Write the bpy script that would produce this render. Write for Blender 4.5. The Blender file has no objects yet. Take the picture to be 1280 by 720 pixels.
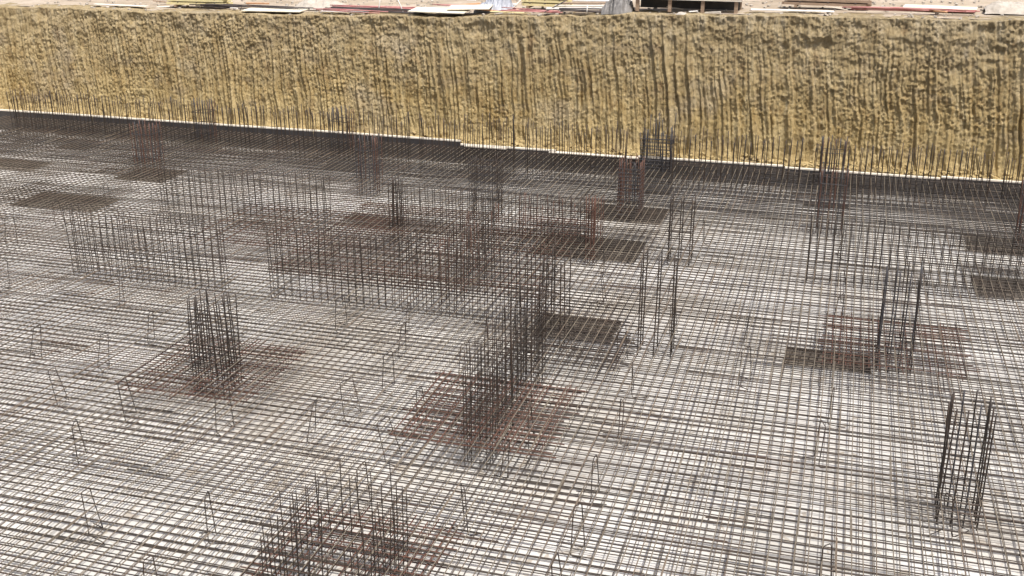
import bpy, math, random
import numpy as np
random.seed(7)
SC = bpy.context.scene
COL = SC.collection
R = math.radians

# ------------------------------------------------------------------ camera
cd = bpy.data.cameras.new('camera'); cam = bpy.data.objects.new('camera', cd); COL.objects.link(cam)
cd.sensor_width = 36; cd.lens = 39.4; cd.clip_start = 0.1; cd.clip_end = 3000
cam.location = (0, 0, 9.5); cam.rotation_euler = (R(90 - 20.4), 0, R(16.4))
SC.camera = cam

# ------------------------------------------------------------------ light
SUN_EL, SUN_AZ = 65, 130          # azimuth measured clockwise from +y
w = bpy.data.worlds.new('World'); SC.world = w; w.use_nodes = True
nt = w.node_tree; bg = nt.nodes['Background']
sky = nt.nodes.new('ShaderNodeTexSky'); sky.sky_type = 'NISHITA'; sky.sun_disc = False
sky.sun_elevation = R(SUN_EL); sky.sun_rotation = R(SUN_AZ); sky.dust_density = 5; sky.ozone_density = .4; sky.air_density = 1.0
nt.links.new(sky.outputs[0], bg.inputs[0]); bg.inputs[1].default_value = 0.15
sl = bpy.data.lights.new('sun', 'SUN'); sl.energy = 4.4; sl.angle = R(0.5); sl.color = (1, .96, .90)
so = bpy.data.objects.new('sun', sl); COL.objects.link(so); so.location = (20, -10, 40)
so.rotation_euler = (R(90 - SUN_EL), 0, R(180 - SUN_AZ))
SC.view_settings.view_transform = 'Standard'; SC.view_settings.look = 'None'
SC.view_settings.gamma = 1; SC.view_settings.exposure = 0.08; SC.view_settings.use_curve_mapping = False

# ------------------------------------------------------------------ materials
def newmat(name):
    m = bpy.data.materials.new(name); m.use_nodes = True
    n = m.node_tree; b = n.nodes['Principled BSDF']
    return m, n, b
def N(n, t, **k):
    o = n.nodes.new(t)
    for a, v in k.items(): setattr(o, a, v)
    return o
def noise(n, vec, scale, detail=4, rough=.6, dist=0):
    o = N(n, 'ShaderNodeTexNoise'); o.inputs['Scale'].default_value = scale; o.inputs['Detail'].default_value = detail
    o.inputs['Roughness'].default_value = rough; o.inputs['Distortion'].default_value = dist
    n.links.new(vec, o.inputs['Vector']); return o.outputs['Fac']
def ramp(n, fac, stops):
    o = N(n, 'ShaderNodeValToRGB'); e = o.color_ramp.elements
    e[0].position, e[0].color = stops[0][0], (*stops[0][1], 1)
    e[1].position, e[1].color = stops[-1][0], (*stops[-1][1], 1)
    for p, c in stops[1:-1]:
        q = e.new(p); q.color = (*c, 1)
    n.links.new(fac, o.inputs[0]); return o.outputs[0]
def mix(n, fac, a, b, mode='MIX'):
    o = N(n, 'ShaderNodeMix', data_type='RGBA', blend_type=mode)
    for s, v in ((o.inputs[0], fac), (o.inputs[6], a), (o.inputs[7], b)):
        if isinstance(v, (int, float)): s.default_value = v
        elif isinstance(v, tuple): s.default_value = (*v, 1)
        else: n.links.new(v, s)
    return o.outputs[2]
def posn(n, scale=(1, 1, 1), obj=False):
    g = N(n, 'ShaderNodeTexCoord') if obj else N(n, 'ShaderNodeNewGeometry')
    m = N(n, 'ShaderNodeMapping'); m.inputs['Scale'].default_value = scale
    n.links.new(g.outputs['Object' if obj else 'Position'], m.inputs[0]); return m.outputs[0]
def bump(n, b, h, strength, dist=.02):
    o = N(n, 'ShaderNodeBump'); o.inputs['Strength'].default_value = strength; o.inputs['Distance'].default_value = dist
    n.links.new(h, o.inputs['Height']); n.links.new(o.outputs[0], b.inputs['Normal'])

def bar_mat(name, clean, rust, amount, rough=.55):
    m, n, b = newmat(name)
    p = posn(n)
    big = noise(n, p, .9, 3); fine = noise(n, p, 14, 3)
    oi = N(n, 'ShaderNodeObjectInfo')
    a = N(n, 'ShaderNodeMath', operation='ADD'); n.links.new(big, a.inputs[0])
    s = N(n, 'ShaderNodeMath', operation='MULTIPLY_ADD'); n.links.new(oi.outputs['Random'], s.inputs[0]); s.inputs[1].default_value = .35; s.inputs[2].default_value = amount - .17
    n.links.new(s.outputs[0], a.inputs[1])
    f = ramp(n, a.outputs[0], [(.45, (0, 0, 0)), (.95, (1, 1, 1))])
    c = mix(n, f, clean, rust)
    c = mix(n, ramp(n, fine, [(.35, (0, 0, 0)), (.7, (.6, .6, .6))]), c, tuple(x * .5 for x in clean))
    n.links.new(c, b.inputs['Base Color'])
    b.inputs['Roughness'].default_value = rough; b.inputs['Metallic'].default_value = .0; b.inputs['Specular IOR Level'].default_value = .35
    return m
M_BAR = bar_mat('rebar_steel', (.060, .048, .038), (.085, .05, .035), .0)
M_LITBAR = bar_mat('rebar_lit_tone', (.20, .17, .13), (.17, .115, .08), .0)  # same steel in lighter tan: sunlit look of lengthwise bars put into the colour
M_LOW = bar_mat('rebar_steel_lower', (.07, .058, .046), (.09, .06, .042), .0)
M_CAGE = bar_mat('rebar_cage_steel', (.045, .036, .03), (.075, .045, .03), .0)
M_RUST = bar_mat('rebar_rusty', (.105, .062, .046), (.14, .066, .046), .25, .7)
M_GREYCAGE = bar_mat('rebar_grey', (.06, .058, .062), (.065, .055, .055), -.1)

def concrete():
    m, n, b = newmat('lean_concrete'); p = posn(n)
    c = ramp(n, noise(n, p, .35, 5, .6, .4), [(.3, (.48, .465, .435)), (.55, (.585, .57, .54)), (.75, (.63, .625, .615))])
    st = noise(n, p, 1.3, 6, .65)
    c = mix(n, ramp(n, st, [(.56, (0, 0, 0)), (.75, (.55, .55, .55))]), c, (.42, .38, .32))
    c = mix(n, ramp(n, noise(n, p, 9, 5), [(.55, (0, 0, 0)), (.8, (.4, .4, .4))]), c, (.42, .38, .33))
    d1 = noise(n, p, .16, 3, .5, .6); c = mix(n, ramp(n, d1, [(.50, (0, 0, 0)), (.66, (.55, .55, .55))]), c, (.37, .33, .27))
    d2 = noise(n, posn(n, (1, 1, 1)), 3.2, 2, .5, 1.2); c = mix(n, ramp(n, d2, [(.60, (0, 0, 0)), (.68, (.65, .65, .65))]), c, (.30, .25, .19))
    n.links.new(c, b.inputs['Base Color']); b.inputs['Roughness'].default_value = .85
    bump(n, b, noise(n, p, 25, 5), .4, .01); return m
M_CONC = concrete()

def earth(name, wall=True):
    m, n, b = newmat(name); p = posn(n)
    g = N(n, 'ShaderNodeNewGeometry'); sx = N(n, 'ShaderNodeSeparateXYZ'); n.links.new(g.outputs['Position'], sx.inputs[0])
    if wall:
        streak = noise(n, posn(n, (2.6, 2.6, .35)), 1.2, 6, .7, .3)
        c = ramp(n, streak, [(.28, (.24, .155, .06)), (.43, (.39, .285, .125)), (.56, (.52, .40, .20)), (.75, (.62, .52, .31))])
        fine = noise(n, posn(n, (9, 9, 2.4)), 1, 5, .7)
        c = mix(n, ramp(n, fine, [(.32, (.75, .75, .75)), (.5, (0, 0, 0))]), c, (.27, .165, .06))
        c = mix(n, ramp(n, fine, [(.58, (0, 0, 0)), (.72, (.6, .6, .6))]), c, (.70, .60, .40))
        # topsoil layer: greyer and browner towards the lip
        lay = N(n, 'ShaderNodeMath', operation='MULTIPLY_ADD'); n.links.new(noise(n, p, .5, 4), lay.inputs[0]); lay.inputs[1].default_value = 2.6
        n.links.new(sx.outputs[2], lay.inputs[2])
        mr = N(n, 'ShaderNodeMapRange'); n.links.new(lay.outputs[0], mr.inputs[0])
        mr.inputs[1].default_value = 2.6; mr.inputs[2].default_value = 6.3
        top = ramp(n, noise(n, posn(n, (3, 3, 1.3)), 1, 6, .7), [(.3, (.22, .165, .09)), (.5, (.42, .335, .20)), (.7, (.56, .48, .34))])
        c = mix(n, mr.outputs[0], c, top)
        # pale grey seam and damp brown patches
        pt = noise(n, p, .33, 4, .6)
        c = mix(n, ramp(n, pt, [(.57, (0, 0, 0)), (.72, (.65, .65, .65))]), c, (.44, .38, .29))
        lowb = N(n, 'ShaderNodeMapRange'); la = N(n, 'ShaderNodeMath', operation='MULTIPLY_ADD'); n.links.new(noise(n, p, .4, 3), la.inputs[0]); la.inputs[1].default_value = 2.4; n.links.new(sx.outputs[2], la.inputs[2])
        n.links.new(la.outputs[0], lowb.inputs[0]); lowb.inputs[1].default_value = 2.7; lowb.inputs[2].default_value = 1.9; lowb.inputs[3].default_value = 0; lowb.inputs[4].default_value = .5
        c = mix(n, lowb.outputs[0], c, (.58, .46, .24))
        pg = noise(n, posn(n, (.6, .6, 1.5)), .8, 5, .6); c = mix(n, ramp(n, pg, [(.56, (0, 0, 0)), (.66, (.55, .55, .55))]), c, (.30, .235, .15))
        pb = noise(n, posn(n, (1, 1, .5)), 1.7, 3)
        c = mix(n, ramp(n, pb, [(.6, (0, 0, 0)), (.75, (.7, .7, .7))]), c, (.24, .15, .07))
        bump(n, b, noise(n, posn(n, (1, 1, .55)), 16, 8, .8), 1, .09)
    else:
        c = ramp(n, noise(n, p, .6, 6, .6), [(.3, (.30, .24, .17)), (.55, (.43, .36, .28)), (.75, (.52, .45, .37))])
        c = mix(n, ramp(n, noise(n, p, 7, 5), [(.5, (0, 0, 0)), (.75, (.5, .5, .5))]), c, (.27, .22, .16))
        bump(n, b, noise(n, p, 9, 6, .7), .6, .04)
    n.links.new(c, b.inputs['Base Color']); b.inputs['Roughness'].default_value = .95
    b.inputs['Specular IOR Level'].default_value = .15
    return m
M_WALL = earth('ochre_cut_earth'); M_SOIL = earth('dusty_soil', False)

def plain(name, c0, c1, scale=6, rough=.7, stretch=(1, 1, 1), bmp=.2):
    m, n, b = newmat(name); p = posn(n, stretch, True)
    f = noise(n, p, scale, 5, .65)
    n.links.new(ramp(n, f, [(.3, c0), (.7, c1)]), b.inputs['Base Color'])
    b.inputs['Roughness'].default_value = rough; bump(n, b, f, bmp, .01); return m
M_RECESS = plain('dark_recess_lining', (.20, .17, .14), (.34, .30, .25), 2)  # recess lining, darker brown than the open concrete floor
M_DARKPLY = plain('dark_plywood', (.030, .028, .030), (.06, .055, .055), 2, .5)  # near-black over the whole sheet
M_TIMB = plain('pale_timber', (.60, .53, .43), (.80, .75, .66), 3, .7, (1, 8, 8))
M_CREAM = plain('cream_plywood', (.62, .57, .44), (.80, .75, .62), 2)
M_YELL = plain('yellow_timber', (.62, .53, .26), (.80, .72, .42), 3, .7, (1, 8, 8))
M_BROWN = plain('weathered_timber', (.22, .15, .10), (.42, .31, .22), 4, .8, (1, 8, 8))
M_PINK = plain('red_painted_steel', (.42, .13, .13), (.55, .30, .28), 3)
M_DARKSTEEL = plain('dark_steel', (.04, .035, .035), (.10, .08, .075), 5)
M_WHITE = plain('white_paint', (.68, .66, .62), (.82, .80, .77), 5)
M_TARP = plain('grey_tarpaulin', (.09, .085, .08), (.24, .23, .22), 3, .6)
M_BLUE = plain('blue_grey_sheeting', (.22, .24, .28), (.40, .42, .47), 2, .5)
M_STONE = plain('stone', (.34, .30, .25), (.50, .46, .40), 5, .9)
M_ORANGE = plain('orange_brown_timber', (.45, .22, .10), (.60, .36, .2), 4)

# ------------------------------------------------------------------ mesh helpers
def tag(o, label=None, cat=None, group=None, kind=None):
    if label: o['label'] = label
    if cat: o['category'] = cat
    if group: o['group'] = group
    if kind: o['kind'] = kind
    return o
def link(name, me, mat, parent=None):
    o = bpy.data.objects.new(name, me); COL.objects.link(o)
    if mat and not me.materials: me.materials.append(mat)
    if parent: o.parent = parent
    return o
def empty(name, loc=(0, 0, 0), rz=0):
    o = bpy.data.objects.new(name, None); COL.objects.link(o); o.location = loc; o.rotation_euler = (0, 0, rz)
    o.empty_display_size = .2; return o
class MB:
    def __init__(s): s.v = []; s.f = []
    def tube(s, pts, r, n=6, cap=True):
        pts = [np.array(p, float) for p in pts]; base = len(s.v); k = len(pts)
        for i, p in enumerate(pts):
            a = pts[max(i - 1, 0)]; b = pts[min(i + 1, k - 1)]; t = (b - a) / (np.linalg.norm(b - a) + 1e-9)
            ref = np.array([0, 0, 1.]) if abs(t[2]) < .9 else np.array([1., 0, 0])
            u = np.cross(t, ref); u /= np.linalg.norm(u); q = np.cross(t, u)
            for j in range(n):
                an = 2 * math.pi * j / n; s.v.append(tuple(p + r * (math.cos(an) * u + math.sin(an) * q)))
        for i in range(k - 1):
            for j in range(n):
                a = base + i * n + j; b = base + i * n + (j + 1) % n
                s.f.append((a, a + n, b + n, b))
        if cap:
            s.f.append(tuple(base + j for j in range(n))); s.f.append(tuple(base + (k - 1) * n + n - 1 - j for j in range(n)))
        return s
    def box(s, c, d, rz=0, ry=0, rx=0):
        base = len(s.v)
        import mathutils
        E = mathutils.Euler((rx, ry, rz)).to_matrix()
        for sx in (-1, 1):
            for sy in (-1, 1):
                for sz in (-1, 1):
                    q = E @ mathutils.Vector((sx * d[0] / 2, sy * d[1] / 2, sz * d[2] / 2)); s.v.append((c[0] + q[0], c[1] + q[1], c[2] + q[2]))
        for f in ((0, 1, 3, 2), (4, 6, 7, 5), (0, 4, 5, 1), (2, 3, 7, 6), (0, 2, 6, 4), (1, 5, 7, 3)): s.f.append(tuple(base + i for i in f))
        return s
    def quad(s, a, b, c, d):
        k = len(s.v); s.v += [a, b, c, d]; s.f.append((k, k + 1, k + 2, k + 3)); return s
    def mesh(s, name, smooth=False):
        me = bpy.data.meshes.new(name); me.from_pydata(s.v, [], s.f); me.update()
        if smooth: me.shade_smooth()
        return me
    def build(s, name, mat, parent=None, smooth=False): return link(name, s.mesh(name, smooth), mat, parent)

def grid_mesh(name, P):                     # P: (rows, cols, 3)
    r, c = P.shape[:2]; me = bpy.data.meshes.new(name)
    me.vertices.add(r * c); me.vertices.foreach_set('co', P.reshape(-1).astype(np.float32))
    i = np.arange((r - 1) * (c - 1)); y, x = i // (c - 1), i % (c - 1); a = y * c + x
    q = np.stack([a, a + 1, a + 1 + c, a + c], 1).astype(np.int32)
    me.loops.add(len(q) * 4); me.loops.foreach_set('vertex_index', q.reshape(-1))
    me.polygons.add(len(q)); me.polygons.foreach_set('loop_start', np.arange(len(q), dtype=np.int32) * 4)
    me.update(calc_edges=True); me.validate(); me.shade_smooth(); return me

rs = np.random.RandomState(3); TAB = rs.rand(256, 256)
def vn(x, y):                                # value noise
    xi = np.floor(x).astype(int); yi = np.floor(y).astype(int); fx = x - xi; fy = y - yi
    fx = fx * fx * (3 - 2 * fx); fy = fy * fy * (3 - 2 * fy)
    t = lambda a, b: TAB[a % 256, b % 256]
    return (t(xi, yi) * (1 - fx) + t(xi + 1, yi) * fx) * (1 - fy) + (t(xi, yi + 1) * (1 - fx) + t(xi + 1, yi + 1) * fx) * fy
def fbm(x, y, o=4):
    s = 0; a = .5
    for k in range(o): s = s + a * vn(x * 2 ** k + 17.3 * k, y * 2 ** k + 5.1 * k); a *= .5
    return s
def ridge(x, y): return 1 - np.abs(2 * vn(x, y) - 1)

def topz(x): return 4.6 + .4 * np.tanh((np.asarray(x, float) + 11) / 10)

# ------------------------------------------------------------------ ground, pit and earth walls
PX0, PX1, PY0, PY1 = -38.0, 16.0, 2.0, 39.3
FZ = -0.62

def earth_wall(name, p0, p1, nrm, dx, nz, seed):
    """cut face from p0 to p1; nrm points into the pit"""
    L = math.dist(p0, p1); nx = int(L / dx) + 1
    s = np.linspace(0, L, nx); t = np.linspace(0, 1, nz)
    S, T = np.meshgrid(s, t); S2 = S + seed
    X0 = p0[0] + (p1[0] - p0[0]) * S / L; Y0 = p0[1] + (p1[1] - p0[1]) * S / L
    zt = topz(X0) + .16 * (fbm(S2 * .8, S2 * 0 + 2, 4) - .5) + .05 * (fbm(S2 * 4, S2 * 0 + 8, 3) - .5); zb = FZ - .3; Z = zb + (zt - zb) * T
    u = S2 + .22 * (fbm(S2 * .5, Z * .8, 3) - .5) + .10 * (vn(S2 * 1.7, Z * 1.3) - .5) + .05 * Z
    low = np.clip((Z - .2) / 3.8, 0, 1); top = np.clip((Z - 2.6) / 2.0, 0, 1)
    def teeth(u_, per, seed_, sharp):
        q = u_ / per; idx = np.floor(q).astype(int); fr = q - idx
        h1 = TAB[idx % 256, seed_]; h2 = TAB[idx % 256, seed_ + 1]
        saw = np.where(h1 > .35, fr, 1 - fr)
        prof = saw ** 1.3 * (1 - np.clip((saw - (1 - sharp)) / sharp, 0, 1))
        return prof * (.25 + 1.0 * h2) * (.25 + 1.3 * vn(idx * 3.7 + seed_, Z * .9 + idx * 1.3))
    warp = u + .10 * (vn(S2 * .9 + 5, Z * .5) - .5) + .07 * Z
    fade = 1 - .55 * np.clip((Z - 2.8 - 1.4 * (vn(S2 * .5 + 9, Z * 0 + 3) - .5)) / 1.2, 0, 1)
    reg = np.clip((vn(S2 * .33 + 12, Z * .45 + 3) - .42) * 4, 0, 1)
    d = (.55 + .75 * reg) * .13 * teeth(warp, .36, 11, .16) * fade + .085 * teeth(warp + .13, .155, 41, .22) * fade + .03 * ridge(u * 12 + 9, Z * .6) + .055 * (fbm(S2 * 19, Z * 13, 3) - .5)
    lum = fbm(S2 * 1.1 + 5, Z * 1.1 + 60, 3) * (1.25 - .75 * reg) * (.45 + .55 * np.clip((Z - .2) / 1.6, 0, 1))
    d = d - .30 * np.clip(vn(S2 * .9 + 3, Z * 1.5 + 40) - .72, 0, 1) * 2.2 * top
    d = d + .10 * (fbm(S2 * 1.1 + 7, Z * 1.4, 4) - .5) + (.04 + .14 * top) * (fbm(S2 * 3.4, Z * 4.1 + 9, 4) - .5)
    d = d + .09 * (fbm(S2 * 15, Z * 11, 4) - .5) * (.3 + 1.6 * lum) + .035 * ridge(S2 * 8 + 3, Z * 6.5 + 8) * ridge(S2 * 3.1, Z * 3.3 + 20) * lum * 2.2
    d = d - .12 * T * 4
    d = d + .25 * np.clip((.35 - Z) / .6, 0, 1) * vn(S2 * 3, Z * 3)            # crumbled foot
    face = np.stack([X0 + nrm[0] * d, Y0 + nrm[1] * d, Z], 2)
    # lip behind the edge
    lt = np.array([.03, .08, .15, .25, .4, .6, .85, 1.1, 1.4, 1.7, 1.75]); SL, TL = np.meshgrid(s, lt)
    XL = X0[-1][None, :] + nrm[0] * (d[-1][None, :] * np.exp(-TL * 2) - TL); YL = Y0[-1][None, :] + nrm[1] * (d[-1][None, :] * np.exp(-TL * 2) - TL)
    ZL = zt[-1][None, :] + .10 * (fbm((SL + seed) * 2.5, TL * 3 + 3, 4) - .5) * (1 - np.exp(-TL * 12)) + .03
    ZL[-1] -= .3
    P = np.concatenate([face, np.stack([XL, YL, ZL], 2)], 0)
    if nrm[0] + nrm[1] > 0: P = P[:, ::-1]
    o = link(name, grid_mesh(name, P), M_WALL); tag(o, kind='structure')
    return o
earth_wall('pit_wall_back', (PX0 - .5, PY1), (PX1 + .5, PY1), (0, -1), .024, 220, 100)
earth_wall('pit_wall_left', (PX0, PY1), (PX0, PY0), (1, 0), .08, 60, 33)
earth_wall('pit_wall_right', (PX1, PY0), (PX1, PY1), (-1, 0), .08, 60, 61)
earth_wall('pit_wall_front', (PX1, PY0), (PX0, PY0), (0, 1), .12, 40, 12)

# ground around the pit: one sheet with the pit left open
def axis(a, b):
    inner = list(np.linspace(a - 1.0, b + 1.0, 60))
    far = [1, 2.5, 4.5, 7, 10, 15, 25, 40, 70, 130, 260, 600]
    return np.array([a - 1 - q for q in far[::-1]] + inner + [b + 1 + q for q in far])
gx, gy = axis(PX0, PX1), axis(PY0, PY1)
GX, GY = np.meshgrid(gx, gy); GZ = topz(GX) + .10 * (fbm(GX * .5, GY * .5, 4) - .5)
me = bpy.data.meshes.new('ground'); vs = np.stack([GX, GY, GZ], 2).reshape(-1, 3)
nc = len(gx); fs = []
for j in range(len(gy) - 1):
    for i in range(nc - 1):
        if gx[i] > PX0 - 1.01 and gx[i + 1] < PX1 + 1.01 and gy[j] > PY0 - 1.01 and gy[j + 1] < PY1 + 1.01: continue
        a = j * nc + i; fs.append((a, a + 1, a + 1 + nc, a + nc))
me.from_pydata(vs.tolist(), [], fs); me.update(); me.shade_smooth()
tag(link('ground', me, M_SOIL), kind='structure')

# lean concrete with sunken pads under the columns
pads = []
for k in range(-5, 4):
    ox = 5.72 * k
    for (x0, x1, y0, y1) in ((-8.0, -5.0, 28.9, 30.9), (-7.3, -4.9, 32.7, 34.5), (-6.7, -5.1, 36.1, 37.2), (-6.4, -4.5, 23.2, 24.7)):
        if k in (-1, -2) and y0 < 36: continue
        if k and (x0 + ox < PX0 + 2 or x1 + ox > PX1 - 2): continue
        if k < 0: ox2 = ox + .3 * math.sin(k * 3)
        else: ox2 = ox
        if k and (k * 7 + int(y0 * 3)) % 3 == 0: continue
        if k: hx = .35 * math.sin(k * 2.1 + y0); x0, x1, y0_, y1 = x0 + hx, x1 - .3 * abs(hx), y0, y1 - .25 * (math.cos(k * 1.7 + y0) + 1)
        pads.append((x0 + ox2, x1 + ox2, y0, y1))
FY1 = 38.55
xs = sorted({PX0 - .3, PX1 + .3, *[round(p[i], 3) for p in pads for i in (0, 1)]}); ys = sorted({PY0 - .3, FY1, *[p[i] for p in pads for i in (2, 3)]})
b = MB(); pw = MB()
inpad = lambda x, y: any(p[0] - 1e-3 < x < p[1] + 1e-3 and p[2] < y < p[3] for p in pads)
for i in range(len(xs) - 1):
    for j in range(len(ys) - 1):
        if not inpad((xs[i] + xs[i + 1]) / 2, (ys[j] + ys[j + 1]) / 2):
            b.quad((xs[i], ys[j], FZ), (xs[i + 1], ys[j], FZ), (xs[i + 1], ys[j + 1], FZ), (xs[i], ys[j + 1], FZ))
tag(b.build('concrete_floor', M_CONC), kind='structure')
DZ = FZ - .32
for (x0, x1, y0, y1) in pads:
    x0, x1 = round(x0, 3), round(x1, 3)
    pw.quad((x0, y0, DZ), (x1, y0, DZ), (x1, y1, DZ), (x0, y1, DZ))
    pw.quad((x0, y0, FZ), (x1, y0, FZ), (x1, y0, DZ), (x0, y0, DZ)); pw.quad((x0, y1, DZ), (x1, y1, DZ), (x1, y1, FZ), (x0, y1, FZ))
    pw.quad((x0, y0, FZ), (x0, y0, DZ), (x0, y1, DZ), (x0, y1, FZ)); pw.quad((x1, y0, DZ), (x1, y0, FZ), (x1, y1, FZ), (x1, y1, DZ))
tag(pw.build('footing_recess', M_RECESS), kind='structure')
b = MB(); P = np.zeros((8, 300, 3)); XX, YY = np.meshgrid(np.linspace(PX0 - .3, PX1 + .3, 300), np.linspace(FY1 - .02, PY1 + .4, 8))
P[..., 0] = XX; P[..., 1] = YY; P[..., 2] = -.12 + .25 * (fbm(XX * 1.5, YY * 2, 4) - .4) + .18 * (YY - FY1)
tag(link('soil_strip', grid_mesh('soil_strip', P), M_WALL), kind='structure')

# ------------------------------------------------------------------ reinforcement mats
def wavy_run(mb, axis_, c, lo, hi, z, r, rnd, lap=True, amp=.009):
    """one line of the mat: 12 m bars lapped by 0.9 m"""
    a = lo - rnd.uniform(0, 9) if lap else lo; side = rnd.choice((-1, 1))
    tilt = rnd.gauss(0, .0012); off = 0
    while a < hi:
        e = a + (11.7 if lap else 1e3); s0, s1 = max(a, lo), min(e, hi)
        if s1 - s0 > .3:
            if not lap: s0 -= rnd.uniform(-.12, .22); s1 += rnd.uniform(-.12, .22)
            n = max(2, int((s1 - s0) / 1.1)); ph = rnd.uniform(0, 6)
            pts = []
            for i in range(n + 1):
                t = s0 + (s1 - s0) * i / n
                d = c + off + tilt * (t - (lo + hi) / 2) + amp * math.sin(t * .8 + ph) + rnd.gauss(0, amp * .45)
                zz = z + rnd.gauss(0, .004)
                pts.append((t, d, zz) if axis_ == 'x' else (d, t, zz))
            mb.tube(pts, r, 5, False)
        a = e - .9; off = side * r * 2.1 if off == 0 else 0
def mat(name, label, x0, x1, y0, y1, z, sp, r, mat1, seed, group='reinforcement mats of the raft', eye=(-4, 14), lap=True, skip=0, jit=.008, mat2=None, r2=None):
    rnd = random.Random(seed); root = empty(name, ((x0 + x1) / 2, (y0 + y1) / 2, z)); tag(root, label, 'rebar mat', group)
    ox, oy = root.location.x, root.location.y
    for axis_, lo, hi, a0, a1, zz, ref, nm in (('x', x0, x1, y0, y1, 0, eye[1], 'crosswise_bar'), ('y', y0, y1, x0, x1, r * 2, eye[0], 'lengthwise_bar')):
        cs = []; c = a0; material = mat2 if (mat2 and axis_ == 'y') else mat1; r = r2 if (r2 and axis_ == 'y') else r
        while c <= a1 + 1e-6:
            if rnd.random() >= skip: cs.append(c + rnd.gauss(0, jit))
            c += sp
        cs.sort(key=lambda q: abs(q - ref)); rest = MB()
        for i, c in enumerate(cs):
            mb = MB() if i < 99 else rest
            if axis_ == 'x': wavy_run(mb, 'x', c - oy, lo - ox, hi - ox, zz, r, rnd, lap)
            else: wavy_run(mb, 'y', c - ox, lo - oy, hi - oy, zz, r, rnd, lap)
            if i < 99: mb.build(nm, material, root, True)
        if rest.v: tag(rest.build(nm + 's', material, root, True), kind='stuff')
    return root
MX0, MX1, MY0, MY1 = -33, 12.5, 7.5, 38.15
mat('rebar_mat', 'wide upper rebar mat of sunlit brown bars stretching over the whole raft', MX0, MX1, MY0, MY1, 0, .2, .0119, M_BAR, 1, mat2=M_LITBAR, r2=.0090, jit=.005)
mat('rebar_mat', 'wide lower rebar mat lying just above the pale concrete beneath the upper one', MX0, MX1, MY0 + .165, MY1, FZ + .06, .2, .0095, M_LOW, 2, mat2=M_LITBAR, r2=.0070, jit=.004)
G2 = 'dense extra bar mats round columns'
mat('rebar_mat', 'rusty red dense square mat round the foot of the long central wall cage', -7.15, -4.3, 16.7, 19.5, -.03, .125, .0125, M_RUST, 3, G2, lap=False, jit=.02)
mat('rebar_mat', 'rusty dense mat at the lower edge of the photo beside the nearest wall cage', -7.6, -5.0, 11.0, 14.1, -.05, .13, .011, M_RUST, 4, G2, lap=False, jit=.02)
mat('rebar_mat', 'large rust brown mat of close bars between the two long starter rows', -13.6, -6.6, 24.0, 30.6, -.05, .2, .0105, M_RUST, 5, G2, lap=False, jit=.02)
mat('rebar_mat', 'rust brown close mat left of the far starter row', -17.2, -11.9, 26.0, 29.6, -.1, .2, .011, M_RUST, 6, G2, lap=False, jit=.02)
mat('rebar_mat', 'rusty close mat right of the central starter row, in front of a dark recess', -6.5, -3.9, 21.0, 23.1, -.25, .14, .011, M_CAGE, 8, G2, lap=False, jit=.02)
mat('rebar_mat', 'rusty dense mat far out on the right side of the raft', .2, 3.1, 22.2, 25.0, -.05, .14, .011, M_RUST, 9, G2, lap=False, jit=.02)
mat('rebar_mat', 'rusty dense mat on the left side of the raft round the left column', -13.2, -10.4, 17.0, 19.8, -.05, .14, .011, M_RUST, 10, G2, lap=False, jit=.02)
mat('rebar_mat', 'grey edge strip mat lying in front of the back formwork under the top bars', MX0, MX1, 33.6, 38.1, -.28, .2, .010, M_GREYCAGE, 11, G2)
for i, (x0, x1, y0, y1) in enumerate(pads):
    if not (-30 < x0 and x1 < 10): continue
    k_ = round((x0 + 7.0) / 5.72); pos = {0: 'central', 1: 'first right-hand', 2: 'second right-hand', -1: 'first left-hand', -2: 'second left-hand', -3: 'third left-hand', -4: 'far left'}.get(k_, 'far right')
    row = {28.9: 'second row from the camera', 32.7: 'third row from the camera', 36.1: 'row beside the formwork', 23.2: 'row nearest the camera'}[y0]
    mat('rebar_mat', 'dark mat sunk in the %s column pad, %s' % (pos, row), x0 + .1, x1 - .1, y0 + .1, y1 - .1, DZ + .16, .2, .0095, M_CAGE, 20 + i, 'mats sunk in the column pads', lap=False)
    mat('rebar_mat', 'brown mat laid over the %s column pad, %s' % (pos, row), x0 - .3, x1 + .3, y0 - .3, y1 + .2, -.32, .2, .0085, M_CAGE, 60 + i, 'mats laid over the column pads', lap=False)

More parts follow.
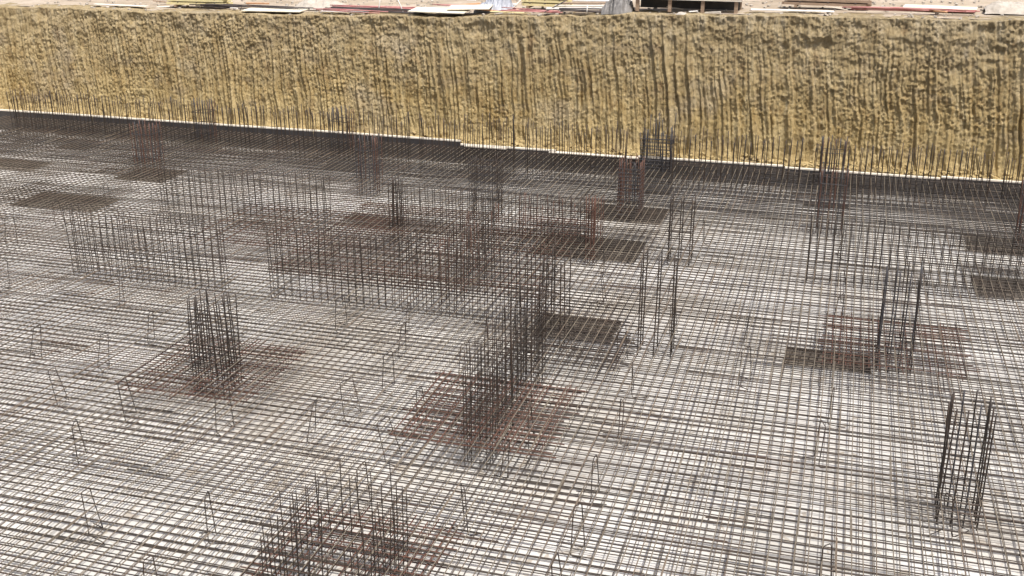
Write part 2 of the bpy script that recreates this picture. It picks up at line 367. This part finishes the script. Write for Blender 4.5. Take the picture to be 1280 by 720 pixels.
# ------------------------------------------------------------------ starter cages
_bars = {}
def vbar(h, r):
    k = (round(h, 1), r, random.randint(0, 3))
    if k not in _bars:
        rn = random.Random(str(k)); lx, ly = rn.gauss(0, .010), rn.gauss(0, .010)
        n = 7; pts = [(lx * (i / n) ** 2 * 2 + (rn.gauss(0, .003) if 0 < i < n else 0), ly * (i / n) ** 2 * 2, k[0] * i / n) for i in range(n + 1)]
        _bars[k] = MB().tube(pts, r, 6).mesh('vertical_bar', True)
    return _bars[k]
def cage(name, label, x0, x1, y0, y1, top, sp, ties, r=.011, mat_=None, group='starter bar cages', hj=.05, lean=.008, mids=False, tiecount=4, seed=None, tall=0):
    mat_ = mat_ or M_CAGE; base = FZ + .08
    cx, cy = (x0 + x1) / 2, (y0 + y1) / 2
    root = empty(name, (cx, cy, base)); tag(root, label, 'rebar cage', group)
    a, b = (x1 - x0) / 2, (y1 - y0) / 2
    pts = []
    nx = max(1, round(2 * a / sp)); ny = max(1, round(2 * b / sp))
    for i in range(nx + 1):
        for y in (-b, b): pts.append((-a + 2 * a * i / nx, y))
    for j in range(1, ny):
        for x in (-a, a): pts.append((x, -b + 2 * b * j / ny))
    for (x, y) in pts[:98]:
        h = top - base + random.gauss(0, hj) + (tall * random.random() if random.random() < .25 else 0)
        o = link('vertical_bar', vbar(h, r), mat_, root)
        o.location = (x + random.gauss(0, .010), y + random.gauss(0, .010), 0)
        o.rotation_euler = (random.gauss(0, lean), random.gauss(0, lean), random.uniform(0, 6))
    if ties:
        z = .15; k = 0
        while z < top - base - .15 and k < tiecount + 4:
            rr = r * .75; q = random.gauss(0, .01); e = .018
            m = MB().tube([(-a - e, -b - e, z), (a + e, -b - e + q, z + q), (a + e, b + e, z), (-a - e, b + e, z - q), (-a - e, -b - e, z)], rr, 5)
            m.build('stirrup', mat_, root, False)
            if z > .9 and ties > .25: z += ties * 1.6
            else: z += ties
            k += 1
    return root
CG = 'starter bar cages for walls and columns'
cage('wall_cage', 'long dense wall cage rising from the rusty mat and running away from the camera', -5.85, -5.42, 16.85, 20.9, 1.6, .155, .18, r=.0085, group=CG, hj=.08, tiecount=9)
cage('wall_cage', 'nearest wall cage at the lower left edge of the photo with taller leaning bars', -7.0, -5.6, 11.6, 13.4, 1.1, .17, .2, r=.0082, group=CG, hj=.09, lean=.02, tall=.6)
cage('column_cage', 'dark brown column cage standing alone to the right of the central wall cage', -3.75, -3.05, 22.6, 23.15, 1.75, .3, 0, r=.0145, group=CG, lean=.012, hj=.08)

cage('column_cage', 'column cage with slender bars behind the lone right column', -4.1, -3.5, 28.9, 29.5, 1.35, .28, .4, r=.015, group=CG)
cage('wall_cage', 'wall starter row across the middle, nearer of the two long rows', -13.2, -9.7, 23.5, 23.85, 1.3, .19, .65, r=.010, group=CG, hj=.06, tiecount=1)
cage('wall_cage', 'right half of the nearer long starter row, joining the central cage', -9.45, -5.95, 23.5, 23.85, 1.45, .19, .65, r=.011, group=CG, hj=.08, tiecount=1, tall=.35)
cage('wall_cage', 'farther starter row across the middle with a tall left end post', -11.6, -6.3, 28.35, 28.7, 1.25, .2, .7, r=.010, group=CG, hj=.05, tiecount=1)
cage('column_cage', 'rusty column cage closing the right end of the farther starter row', -6.22, -6.05, 28.3, 28.55, 1.3, .09, .3, r=.013, mat_=M_RUST, group=CG)
cage('wall_cage', 'low boxy rusty cage with cross ties behind the right end of the farther row', -8.3, -6.05, 28.95, 29.6, 1.0, .32, .3, r=.0095, mat_=M_RUST, group=CG, tiecount=3)
cage('column_cage', 'slim tall post of bars at the left end of the farther starter row', -11.95, -11.7, 28.3, 28.6, 1.45, .14, .4, r=.014, group=CG)
cage('wall_cage', 'wall cage receding between the two long starter rows', -9.0, -8.6, 24.4, 28.0, 1.15, .25, .7, r=.0095, mat_=M_CAGE, group=CG, tiecount=1)
cage('wall_cage', 'receding wall cage between the central cage and the nearer starter row', -5.9, -5.45, 22.3, 23.2, 1.55, .45, .6, r=.014, group=CG, tall=.6)
cage('column_cage', 'grey column cage in the third bay behind the farther starter row', -10.65, -9.8, 31.6, 32.3, 1.3, .14, .25, r=.010, mat_=M_GREYCAGE, group=CG)
cage('column_cage', 'grey column cage left of centre near the back of the raft', -15.0, -14.4, 32.9, 33.6, 1.35, .15, .3, r=.013, mat_=M_GREYCAGE, group=CG)
cage('column_cage', 'dense dark grey column cage over the second dark recess', -6.25, -5.6, 32.7, 33.5, 1.25, .10, .12, r=.013, mat_=M_GREYCAGE, group=CG, tiecount=12)
cage('column_cage', 'dense dark grey column cage standing tallest against the earth wall', -6.3, -5.35, 36.9, 37.5, 1.3, .09, .12, r=.014, mat_=M_GREYCAGE, group=CG, hj=.18, lean=.02, tall=.6, tiecount=12)
# bays outside the sharp middle of the photo
cage('wall_cage', 'starter row on the left side of the raft, level with the farther middle row', -19.4, -14.0, 28.35, 28.7, 1.25, .2, .7, r=.010, group=CG, tiecount=1)
cage('wall_cage', 'starter row on the left side of the raft, level with the nearer middle row', -19.0, -14.6, 23.5, 23.85, 1.3, .19, .65, r=.010, group=CG, tiecount=1)
cage('column_cage', 'column cage in a rusty mat on the left side', -12.1, -11.4, 18.1, 18.8, 1.5, .15, .2, r=.012, group=CG)
cage('column_cage', 'grey column cage at the far left of the raft', -23.4, -22.7, 32.9, 33.6, 1.35, .15, .3, r=.013, mat_=M_GREYCAGE, group=CG)
cage('column_cage', 'dark column cage on the far left against the earth wall', -17.7, -17.1, 36.8, 37.4, 1.4, .14, .3, r=.013, mat_=M_GREYCAGE, group=CG)
cage('column_cage', 'second dark column cage from the left against the earth wall', -23.4, -22.8, 36.8, 37.4, 1.4, .14, .3, r=.013, mat_=M_GREYCAGE, group=CG)
cage('column_cage', 'column cage in a rusty mat on the right side', 1.3, 2.0, 23.2, 23.9, 1.75, .2, .4, r=.014, group=CG)
cage('column_cage', 'brown column cage at the near right edge', 2.2, 2.8, 17.2, 17.8, 1.6, .2, .4, r=.014, group=CG)
cage('wall_cage', 'starter row on the right side of the raft', -.4, 4.6, 28.35, 28.7, 1.25, .2, .7, r=.010, group=CG, tiecount=1)
cage('column_cage', 'grey column cage on the right side near the back', -.3, .4, 32.9, 33.6, 1.35, .15, .3, r=.013, mat_=M_GREYCAGE, group=CG)
cage('column_cage', 'grey column cage at the far right near the back', 5.2, 5.9, 32.9, 33.6, 1.35, .15, .3, r=.013, mat_=M_GREYCAGE, group=CG)
cage('column_cage', 'dark column cage on the right against the earth wall', -.4, .3, 36.8, 37.4, 1.4, .14, .3, r=.013, mat_=M_GREYCAGE, group=CG)
ordn = ['leftmost', 'second from the left', 'third from the left', 'fourth from the left', 'fifth from the left', 'sixth from the left', 'seventh from the left', 'rightmost']
edge = [-31.4, -25.7, -20.0, -14.3, -10.4, -6.5, -.8, 4.9, 10.6]
for i in range(8):
    x0, x1 = edge[i] + (.2 if i != 5 else .35), edge[i + 1] - .25
    cage('wall_cage', 'length of edge wall starter bars before the ochre earth wall, %s' % ordn[i], x0 + (1.0 if i == 5 else 0), x1, 36.3, 36.6, 1.4, .175, .8, r=.0125, mat_=M_CAGE,
         group='edge wall starter bars along the back of the raft', hj=.12, lean=.010, tiecount=0)

# ------------------------------------------------------------------ bar chairs
_ch = []
for v in range(6):
    rn = random.Random(v); w_ = rn.uniform(.2, .36); h = .78 + rn.uniform(-.04, .05); f_ = rn.uniform(.28, .42); s_ = rn.uniform(.02, .1)
    pts = [(f_, -.02, .012), (.04, 0, .012), (0, .0, .03), (-.01, .01, .10), (s_ * .4, .03, h - .03), (s_ * .5, .06, h), (s_ * .8, w_ - .08, h + .01), (s_ * .9, w_ - .04, h - .03), (s_ + .01, w_, .10), (s_ + .01, w_ + .01, .03), (s_ - .02, w_ + .02, .012), (s_ - .26, w_ + .03, .012)]
    _ch.append(MB().tube(pts, .0092, 6).mesh('bar_chair', True))
spots = [(-3.19, 14.88), (-3.32, 16.56), (-3.24, 13.2), (-3.41, 18.65), (-3.46, 20.42), (-5.2, 22.4), (-7.23, 16.51), (-8.45, 19.26), (-7.2, 18.05), (-8.77, 20.93), (-5.22, 14.96), (-5.05, 16.4), (-5.54, 27.45), (-8.68, 17.9), (-4.85, 17.95), (-9.1, 22.2), (-4.1, 22.0)]
cages = [(-6, -5.2, 16.5, 22), (-7, -5.2, 11, 13.7), (-3.9, -2.9, 22.3, 23.4), (-13.5, -5.5, 23.2, 24.1), (-12, -5.6, 28, 29)]
for i in range(-11, 8):
    for j in range(0, 12):
        x = -3.3 + 1.88 * i + random.gauss(0, .12); y = 11.4 + 1.76 * j + random.gauss(0, .15)
        if random.random() < .52: continue
        if any((x - a) ** 2 + (y - b_) ** 2 < .9 for a, b_ in spots): continue
        if any(a < x < b_ and c < y < d for a, b_, c, d in cages): continue
        if any(p[0] - .1 < x < p[1] + .1 and p[2] - .6 < y < p[3] + .1 for p in pads): continue
        # only those the photograph could see
        ang = math.degrees(math.atan2(-x, y)) - 16.4
        if abs(ang) > 28: continue
        spots.append((x, y))
for (x, y) in spots[:290]:
    o = link('bar_chair', random.choice(_ch), M_CAGE); o.location = (x, y, FZ + .085)
    o.rotation_euler = (random.gauss(0, .07), random.gauss(0, .09), random.gauss(0, .4) + (math.pi if random.random() < .12 else 0))
    tag(o, 'thin bent steel bar chair with splayed feet poking up through the upper mat', 'bar chair', 'bar chairs spacing the two mats')

# ------------------------------------------------------------------ edge formwork
fx = [-34.0, -29.0, -24.4, -19.2, -13.25, -9.6, -6.65, -1.6, 3.4, 8.4, 12.8]
for i in range(len(fx) - 1):
    x0, x1 = fx[i] + .01, fx[i + 1] - .01; yb = 38.34 - (.0 if i <= 3 else .14 if i in (4, 6, 8) else .22)
    tz = .20 - (.10 if i > 3 else 0) - (.03 if i in (5, 7) else 0)
    root = empty('formwork_panel', ((x0 + x1) / 2, yb, FZ)); L = x1 - x0
    nm = ['far left', 'second from the left', 'third from the left', 'fourth from the left, ends at step', 'fifth from the left, beyond step', 'sixth from the left', 'seventh from the left, behind grey cage', 'eighth from the left', 'second from the right', 'rightmost'][i]
    tag(root, 'dark formwork panel with pale top rail, %s' % nm, 'formwork', 'edge formwork panels along the back')
    tilt = random.uniform(-.004, .004)
    MB().box((0, 0, (tz - FZ) / 2), (L, .021, tz - FZ - .05), ry=tilt).build('plywood_face', M_DARKPLY, root)
    MB().box((0, .055, tz - FZ), (L - .02, .13, .045), ry=tilt).build('top_rail', M_TIMB, root)
    for q in range(int(L / 1.0)):
        MB().box((-L / 2 + .5 + q * 1.0, .06, (tz - FZ) / 2 - .03), (.05, .09, tz - FZ - .1)).build('stud', M_BROWN, root)
for (x, y, L, rz, zz) in ((-8.2, 38.02, 3.2, .012, .085), (-12.2, 38.06, 1.6, -.01, .10)):
    o = MB().box((0, 0, 0), (L, .12, .045)).build('loose_plank', M_TIMB); o.location = (x, y, zz); o.rotation_euler.z = rz
    tag(o, 'loose pale plank lying along the formwork rail, %s one' % ('longer' if L > 2 else 'shorter'), 'plank', 'loose planks on the formwork')

# ------------------------------------------------------------------ things lying on the ground above the pit
def gz(x, extra=0): return float(topz(x)) + .06 + extra
def bent(me, sub=0):
    return me
def bevel(o, w_=.006):
    m = o.modifiers.new('bevel', 'BEVEL'); m.width = w_; m.segments = 2; return o
def panel(x, y, dx, dy, rz, mat_, label, h=.02, ry=0, rx=0, cat='panel', group='sheets and panels on the ground', name='plywood_panel', t=.03):
    o = MB().box((0, 0, 0), (dx, dy, t)).build(name, mat_); o.location = (x, y, gz(x, h)); o.rotation_euler = (rx, ry, rz)
    bevel(o); tag(o, label, cat, group); return o
def rodbundle(x, y, L, n, rz, mat_, label, name='rod_bundle', r=.02, h=.05, spread=.25, fan=.05):
    root = empty(name, (x, y, gz(x, h)), rz); tag(root, label, 'steel bundle', 'bundles of bars above the pit')
    for i in range(n):
        yy = random.uniform(-spread, spread); zz = random.uniform(0, .10); a = random.gauss(0, fan); x0 = random.gauss(0, .15)
        pts = [(x0 + L * (t - .5), yy + a * L * (t - .5), zz + .03 * math.sin(3 * t + i)) for t in (0, .2, .4, .6, .8, 1)]
        MB().tube(pts, r, 6).build('bar', mat_, root, True)
    return root
def heap(name, x, y, dx, dy, h, mat_, label, cat, seed, rough=.3, group=None):
    n = 90; U, V = np.meshgrid(np.linspace(-1, 1, n), np.linspace(-1, 1, n)); rr = np.sqrt(U ** 2 + V ** 2)
    base = np.clip(1.05 - np.abs(U + .15 * np.sin(3 * V + seed)) ** 2.6, 0, 1) * np.clip(1.05 - np.abs(V) ** 2.6, 0, 1) * (1 + .35 * U * math.cos(seed)) - .06
    nz_ = fbm(U * 2.2 + seed, V * 2.2 + seed, 4) - .45; fold = ridge(U * 3.1 + seed, V * 1.2 + seed) - .5
    cr = ridge(U * 3.3 + seed + 1.5 * nz_, V * 2.4 + seed) * .5 + ridge(U * 7.1 + seed, V * 5.7 + seed + 2 * nz_) * .3 + ridge(U * 13 + seed, V * 12 + seed) * .12
    Z = h * base * (.45 + rough * (cr - .1) + rough * nz_)
    P = np.stack([U * dx / 2 * (1 + .15 * nz_), V * dy / 2 * (1 + .15 * nz_), Z], 2)
    o = link(name, grid_mesh(name, P), mat_); o.location = (x, y, gz(x, -.03)); tag(o, label, cat, group); return o
def pole(x, y, L, az, el, mat_, label, r=.022, h=.03, name='pole', cat='pole'):
    d = (L * math.cos(el) * math.cos(az), L * math.cos(el) * math.sin(az), L * math.sin(el))
    o = MB().tube([(0, 0, 0), tuple(q * .5 for q in d), d], r, 8).build(name, mat_, None, True); o.location = (x, y, gz(x, h)); tag(o, label, cat, 'loose poles above the pit'); return o
def timberstack(x, y, L, rows, cols, rz, mat_, label, sz=(.10, .09), sled=True):
    root = empty('timber_stack', (x, y, gz(x)), rz); tag(root, label, 'timber stack', 'stacks of timber above the pit')
    for q in (-.35, .35): MB().box((L * q, 0, .04), (.09, cols * sz[0] * 1.25, .08)).build('bearer', M_BROWN, root)
    for k in range(rows):
        for c in range(cols):
            lx = random.gauss(0, .05)
            o = MB().box((lx, (c - (cols - 1) / 2) * sz[0] * 1.2, .09 + sz[1] / 2 + k * (sz[1] + .045)), (L * random.uniform(.93, 1.02), sz[0], sz[1])).build('beam', mat_, root)
        if k < rows - 1:
            for q in (-.3, .02, .33): MB().box((L * q, 0, .09 + (k + 1) * (sz[1] + .045) - .024), (.06, cols * sz[0] * 1.2, .035)).build('spacer', M_DARKSTEEL, root)
    return root

# from left to right as in the photo
rodbundle(-17.6, 41.3, 3.6, 7, .05, M_PINK, 'bundle of red painted bars at the top left of the pit edge', r=.022)
rodbundle(-17.2, 40.55, 4.2, 7, -.03, M_DARKSTEEL, 'dark steel bars lying in front of the red bundle', r=.02)
rodbundle(-18.2, 40.2, 2.6, 3, .02, M_PINK, 'short red bars nearest the edge at the left', r=.018, spread=.12)
panel(-18.6, 40.45, 1.9, .28, .02, M_WHITE, 'narrow white board in front of the red bars', .04, name='white_board', cat='board')
pole(-17.35, 40.8, 1.5, 1.7, .95, M_WHITE, 'white pole leaning up from the red bars, left one', .02)
pole(-16.3, 40.7, 1.7, 2.4, .75, M_WHITE, 'white pole leaning up from the red bars, right one', .02)
panel(-14.65, 40.25, 2.2, .95, -.02, M_CREAM, 'cream plywood sheet overhanging the pit edge, left of two', .12, rx=.06)
panel(-13.55, 40.5, 1.6, .75, .10, M_CREAM, 'second cream plywood sheet lapping over the first', .2, rx=.1, ry=-.03)
rodbundle(-14.0, 42.0, 2.6, 4, .12, M_PINK, 'thin reddish bars behind the cream sheets', r=.018, spread=.15)
pole(-14.9, 41.6, 2.5, .25, .05, M_DARKSTEEL, 'dark tube lying behind the cream sheets', .025)
heap('rubble_heap', -15.2, 41.7, 1.5, 1.2, .22, M_STONE, 'low pale rubble heap behind the left cream sheet', 'rubble', 5)
heap('sheeting_bundle', -12.85, 41.6, 1.3, 1.6, .62, M_BLUE, 'crumpled blue grey plastic sheeting bundle beside the yellow timber', 'plastic sheeting', 11, .8)
panel(-12.0, 40.15, 1.3, .16, -.05, M_YELL, 'short yellow plank on the pit edge below the sheeting', .05, name='loose_plank', cat='plank')
timberstack(-11.0, 42.0, 1.85, 3, 6, -.03, M_YELL, 'stack of pale yellow beams above the middle of the pit')
pole(-12.1, 40.9, 1.2, 1.0, .6, M_WHITE, 'short white stick leaning on the yellow timber stack', .018)
rodbundle(-11.2, 40.25, 2.2, 5, -.06, M_PINK, 'tangle of thin reddish rods on the edge below the yellow stack', r=.016, spread=.12, fan=.12)
pole(-10.6, 40.2, 1.3, .7, .42, M_DARKSTEEL, 'dark rod leaning between the stack and the pale planks', .022)
pole(-11.9, 41.0, 1.8, -.35, .02, M_DARKSTEEL, 'dark rod lying below the yellow timber stack', .022)
for i, (x, y, L, w_, rz, h, lb, m_) in enumerate(((-9.35, 40.55, 2.5, .30, .09, .12, 'nearest', M_WHITE), (-9.1, 41.0, 2.6, .25, .04, .16, 'second', M_TIMB), (-9.0, 41.45, 2.4, .22, .12, .22, 'third', M_BROWN), (-8.8, 41.8, 2.2, .25, -.04, .26, 'farthest', M_WHITE))):
    panel(x, y, L, w_, rz, m_, '%s of four long boards piled left of the grey tarpaulin' % lb, h, ry=-.02, name='long_board', cat='board', group='long boards left of the tarpaulin', t=.045)
rodbundle(-8.9, 40.3, 2.4, 4, .03, M_DARKSTEEL, 'dark rods under the long pale boards', r=.02, spread=.1, h=.02)
pole(-9.0, 40.05, .3, 1.5, 1.4, M_WHITE, 'small white stake at the pit edge under the boards', .02, h=0)
heap('tarpaulin_heap', -7.95, 40.6, 1.0, 1.3, .6, M_TARP, 'crumpled dark grey tarpaulin heap beside the low platform', 'tarpaulin', 23, 1.0)
for i, (x, h) in enumerate(((-8.55, 1.0), (-8.3, 1.1), (-8.1, .9))):
    pole(x, 42.9, h, .4 + i, 1.45, M_ORANGE, '%s orange brown upright post behind the boards' % ['left', 'middle', 'right'][i], .045, name='timber_post', cat='post')
def platform(x0, x1, y0, y1, label):
    cx, cy = (x0 + x1) / 2, (y0 + y1) / 2; root = empty('low_platform', (cx, cy, gz(cx))); tag(root, label, 'platform', 'low platforms above the pit')
    a, b_ = (x1 - x0), (y1 - y0)
    MB().box((0, 0, .50), (a, b_, .05)).build('deck', M_WHITE, root)
    MB().box((0, -b_ / 2 + .03, .44), (a - .02, .05, .07)).build('edge_beam', M_TIMB, root)
    for q in (-.45, -.15, .15, .45):
        for s in (-1, 1): MB().box((a * q, s * (b_ / 2 - .12), .20), (.12, .12, .44)).build('leg', M_BROWN, root)
    MB().box((0, .2, .2), (a - .3, .03, .38)).build('back_board', M_DARKPLY, root)  # dark sheet added to stand in for the shade beneath the deck
platform(-7.45, -3.6, 40.35, 42.0, 'low white decked platform with dark space beneath, right of the tarpaulin')
pole(-6.5, 41.3, 1.3, 2.2, 1.2, M_WHITE, 'white pole standing on the left of the platform', .02, h=.5)
pole(-6.2, 41.4, 1.4, .3, .6, M_DARKSTEEL, 'dark pole leaning over the platform', .022, h=.5)
pole(-5.6, 41.6, 1.5, 2.7, .5, M_PINK, 'red pole leaning on the platform', .022, h=.5)
heap('rubble_heap', -5.3, 43.3, 1.8, 1.2, .7, M_STONE, 'grey rubble heap behind the platform', 'rubble', 31)
heap('soil_clod', -5.6, 39.98, .35, .3, .12, M_STONE, 'small pale clod on the edge below the platform', 'clod', 35)
# outside the sharp middle: more of the same yard
rodbundle(-22.8, 41.0, 4.5, 8, .03, M_DARKSTEEL, 'long dark bar bundle at the far left above the pit', r=.022)
panel(-21.6, 40.5, 2.4, 1.0, .1, M_CREAM, 'lone cream plywood sheet at the far left', .06)
timberstack(-25.6, 41.6, 2.6, 3, 6, .06, M_YELL, 'stack of yellow beams at the far left above the pit')
heap('rubble_heap', -20.3, 42.2, 2.0, 1.4, .5, M_STONE, 'rubble heap left of the red bars', 'rubble', 41)
panel(-28.8, 40.8, 2.6, .3, -.05, M_TIMB, 'pale board at the far left corner of the view', .05, name='long_board', cat='board')
timberstack(-.8, 42.2, 3.0, 2, 5, -.05, M_BROWN, 'stack of brown weathered beams right of the platform')
rodbundle(1.9, 41.2, 4.0, 7, .05, M_PINK, 'bundle of red bars on the right above the pit', r=.022)
panel(3.0, 42.4, 2.4, 1.1, -.12, M_CREAM, 'cream plywood sheet on the right above the pit', .05)
heap('rubble_heap', 5.4, 42.4, 2.0, 1.5, .5, M_STONE, 'rubble heap at the far right above the pit', 'rubble', 47)
panel(-1.9, 40.7, 2.8, .26, .05, M_WHITE, 'white board between the platform and the brown beams', .05, name='long_board', cat='board')

for i in range(34):
    x = random.uniform(-30, 9); y = random.uniform(39.9, 44.5); L = random.uniform(.3, 1.1)
    o = MB().box((0, 0, 0), (L, random.uniform(.04, .11), random.uniform(.02, .05)), 0, .02).build('timber_offcut', random.choice((M_TIMB, M_BROWN, M_BROWN, M_WHITE, M_ORANGE)))
    o.location = (x, y, gz(x, random.uniform(.02, .08))); o.rotation_euler = (random.gauss(0, .15), random.gauss(0, .08), random.uniform(-.7, .7)); bevel(o, .004)
    tag(o, 'small timber offcut lying on the dusty ground above the pit', 'offcut', 'timber offcuts strewn above the pit')
# loose stones along the lip
sm = MB(); rn = random.Random(5)
for i in range(900):
    x = rn.uniform(-33, 12); y = rn.uniform(39.9, 46); s = rn.uniform(.015, .06); z = gz(x, -.03)
    sm.box((x, y, z), (s * 2, s * 1.6, s), rn.uniform(0, 3), rn.uniform(-.3, .3), rn.uniform(-.3, .3))
tag(sm.build('gravel', M_STONE), 'loose stones scattered over the dusty ground above the pit', 'gravel', kind='stuff')
cm = MB(); rn = random.Random(9)
for i in range(1500):
    x = rn.uniform(-33, 12); y = FY1 + .02 + abs(rn.gauss(0, .3)); q = rn.uniform(.015, .075)
    cm.box((x, y, -.08 + .18 * (y - FY1) + q * .3 + .08), (q * 2, q * 1.7, q * 1.3), rn.uniform(0, 3), rn.uniform(-.6, .6), rn.uniform(-.6, .6))
tag(cm.build('fallen_soil', M_WALL), 'crumbs of ochre soil fallen along the foot of the cut wall', 'soil', kind='stuff')
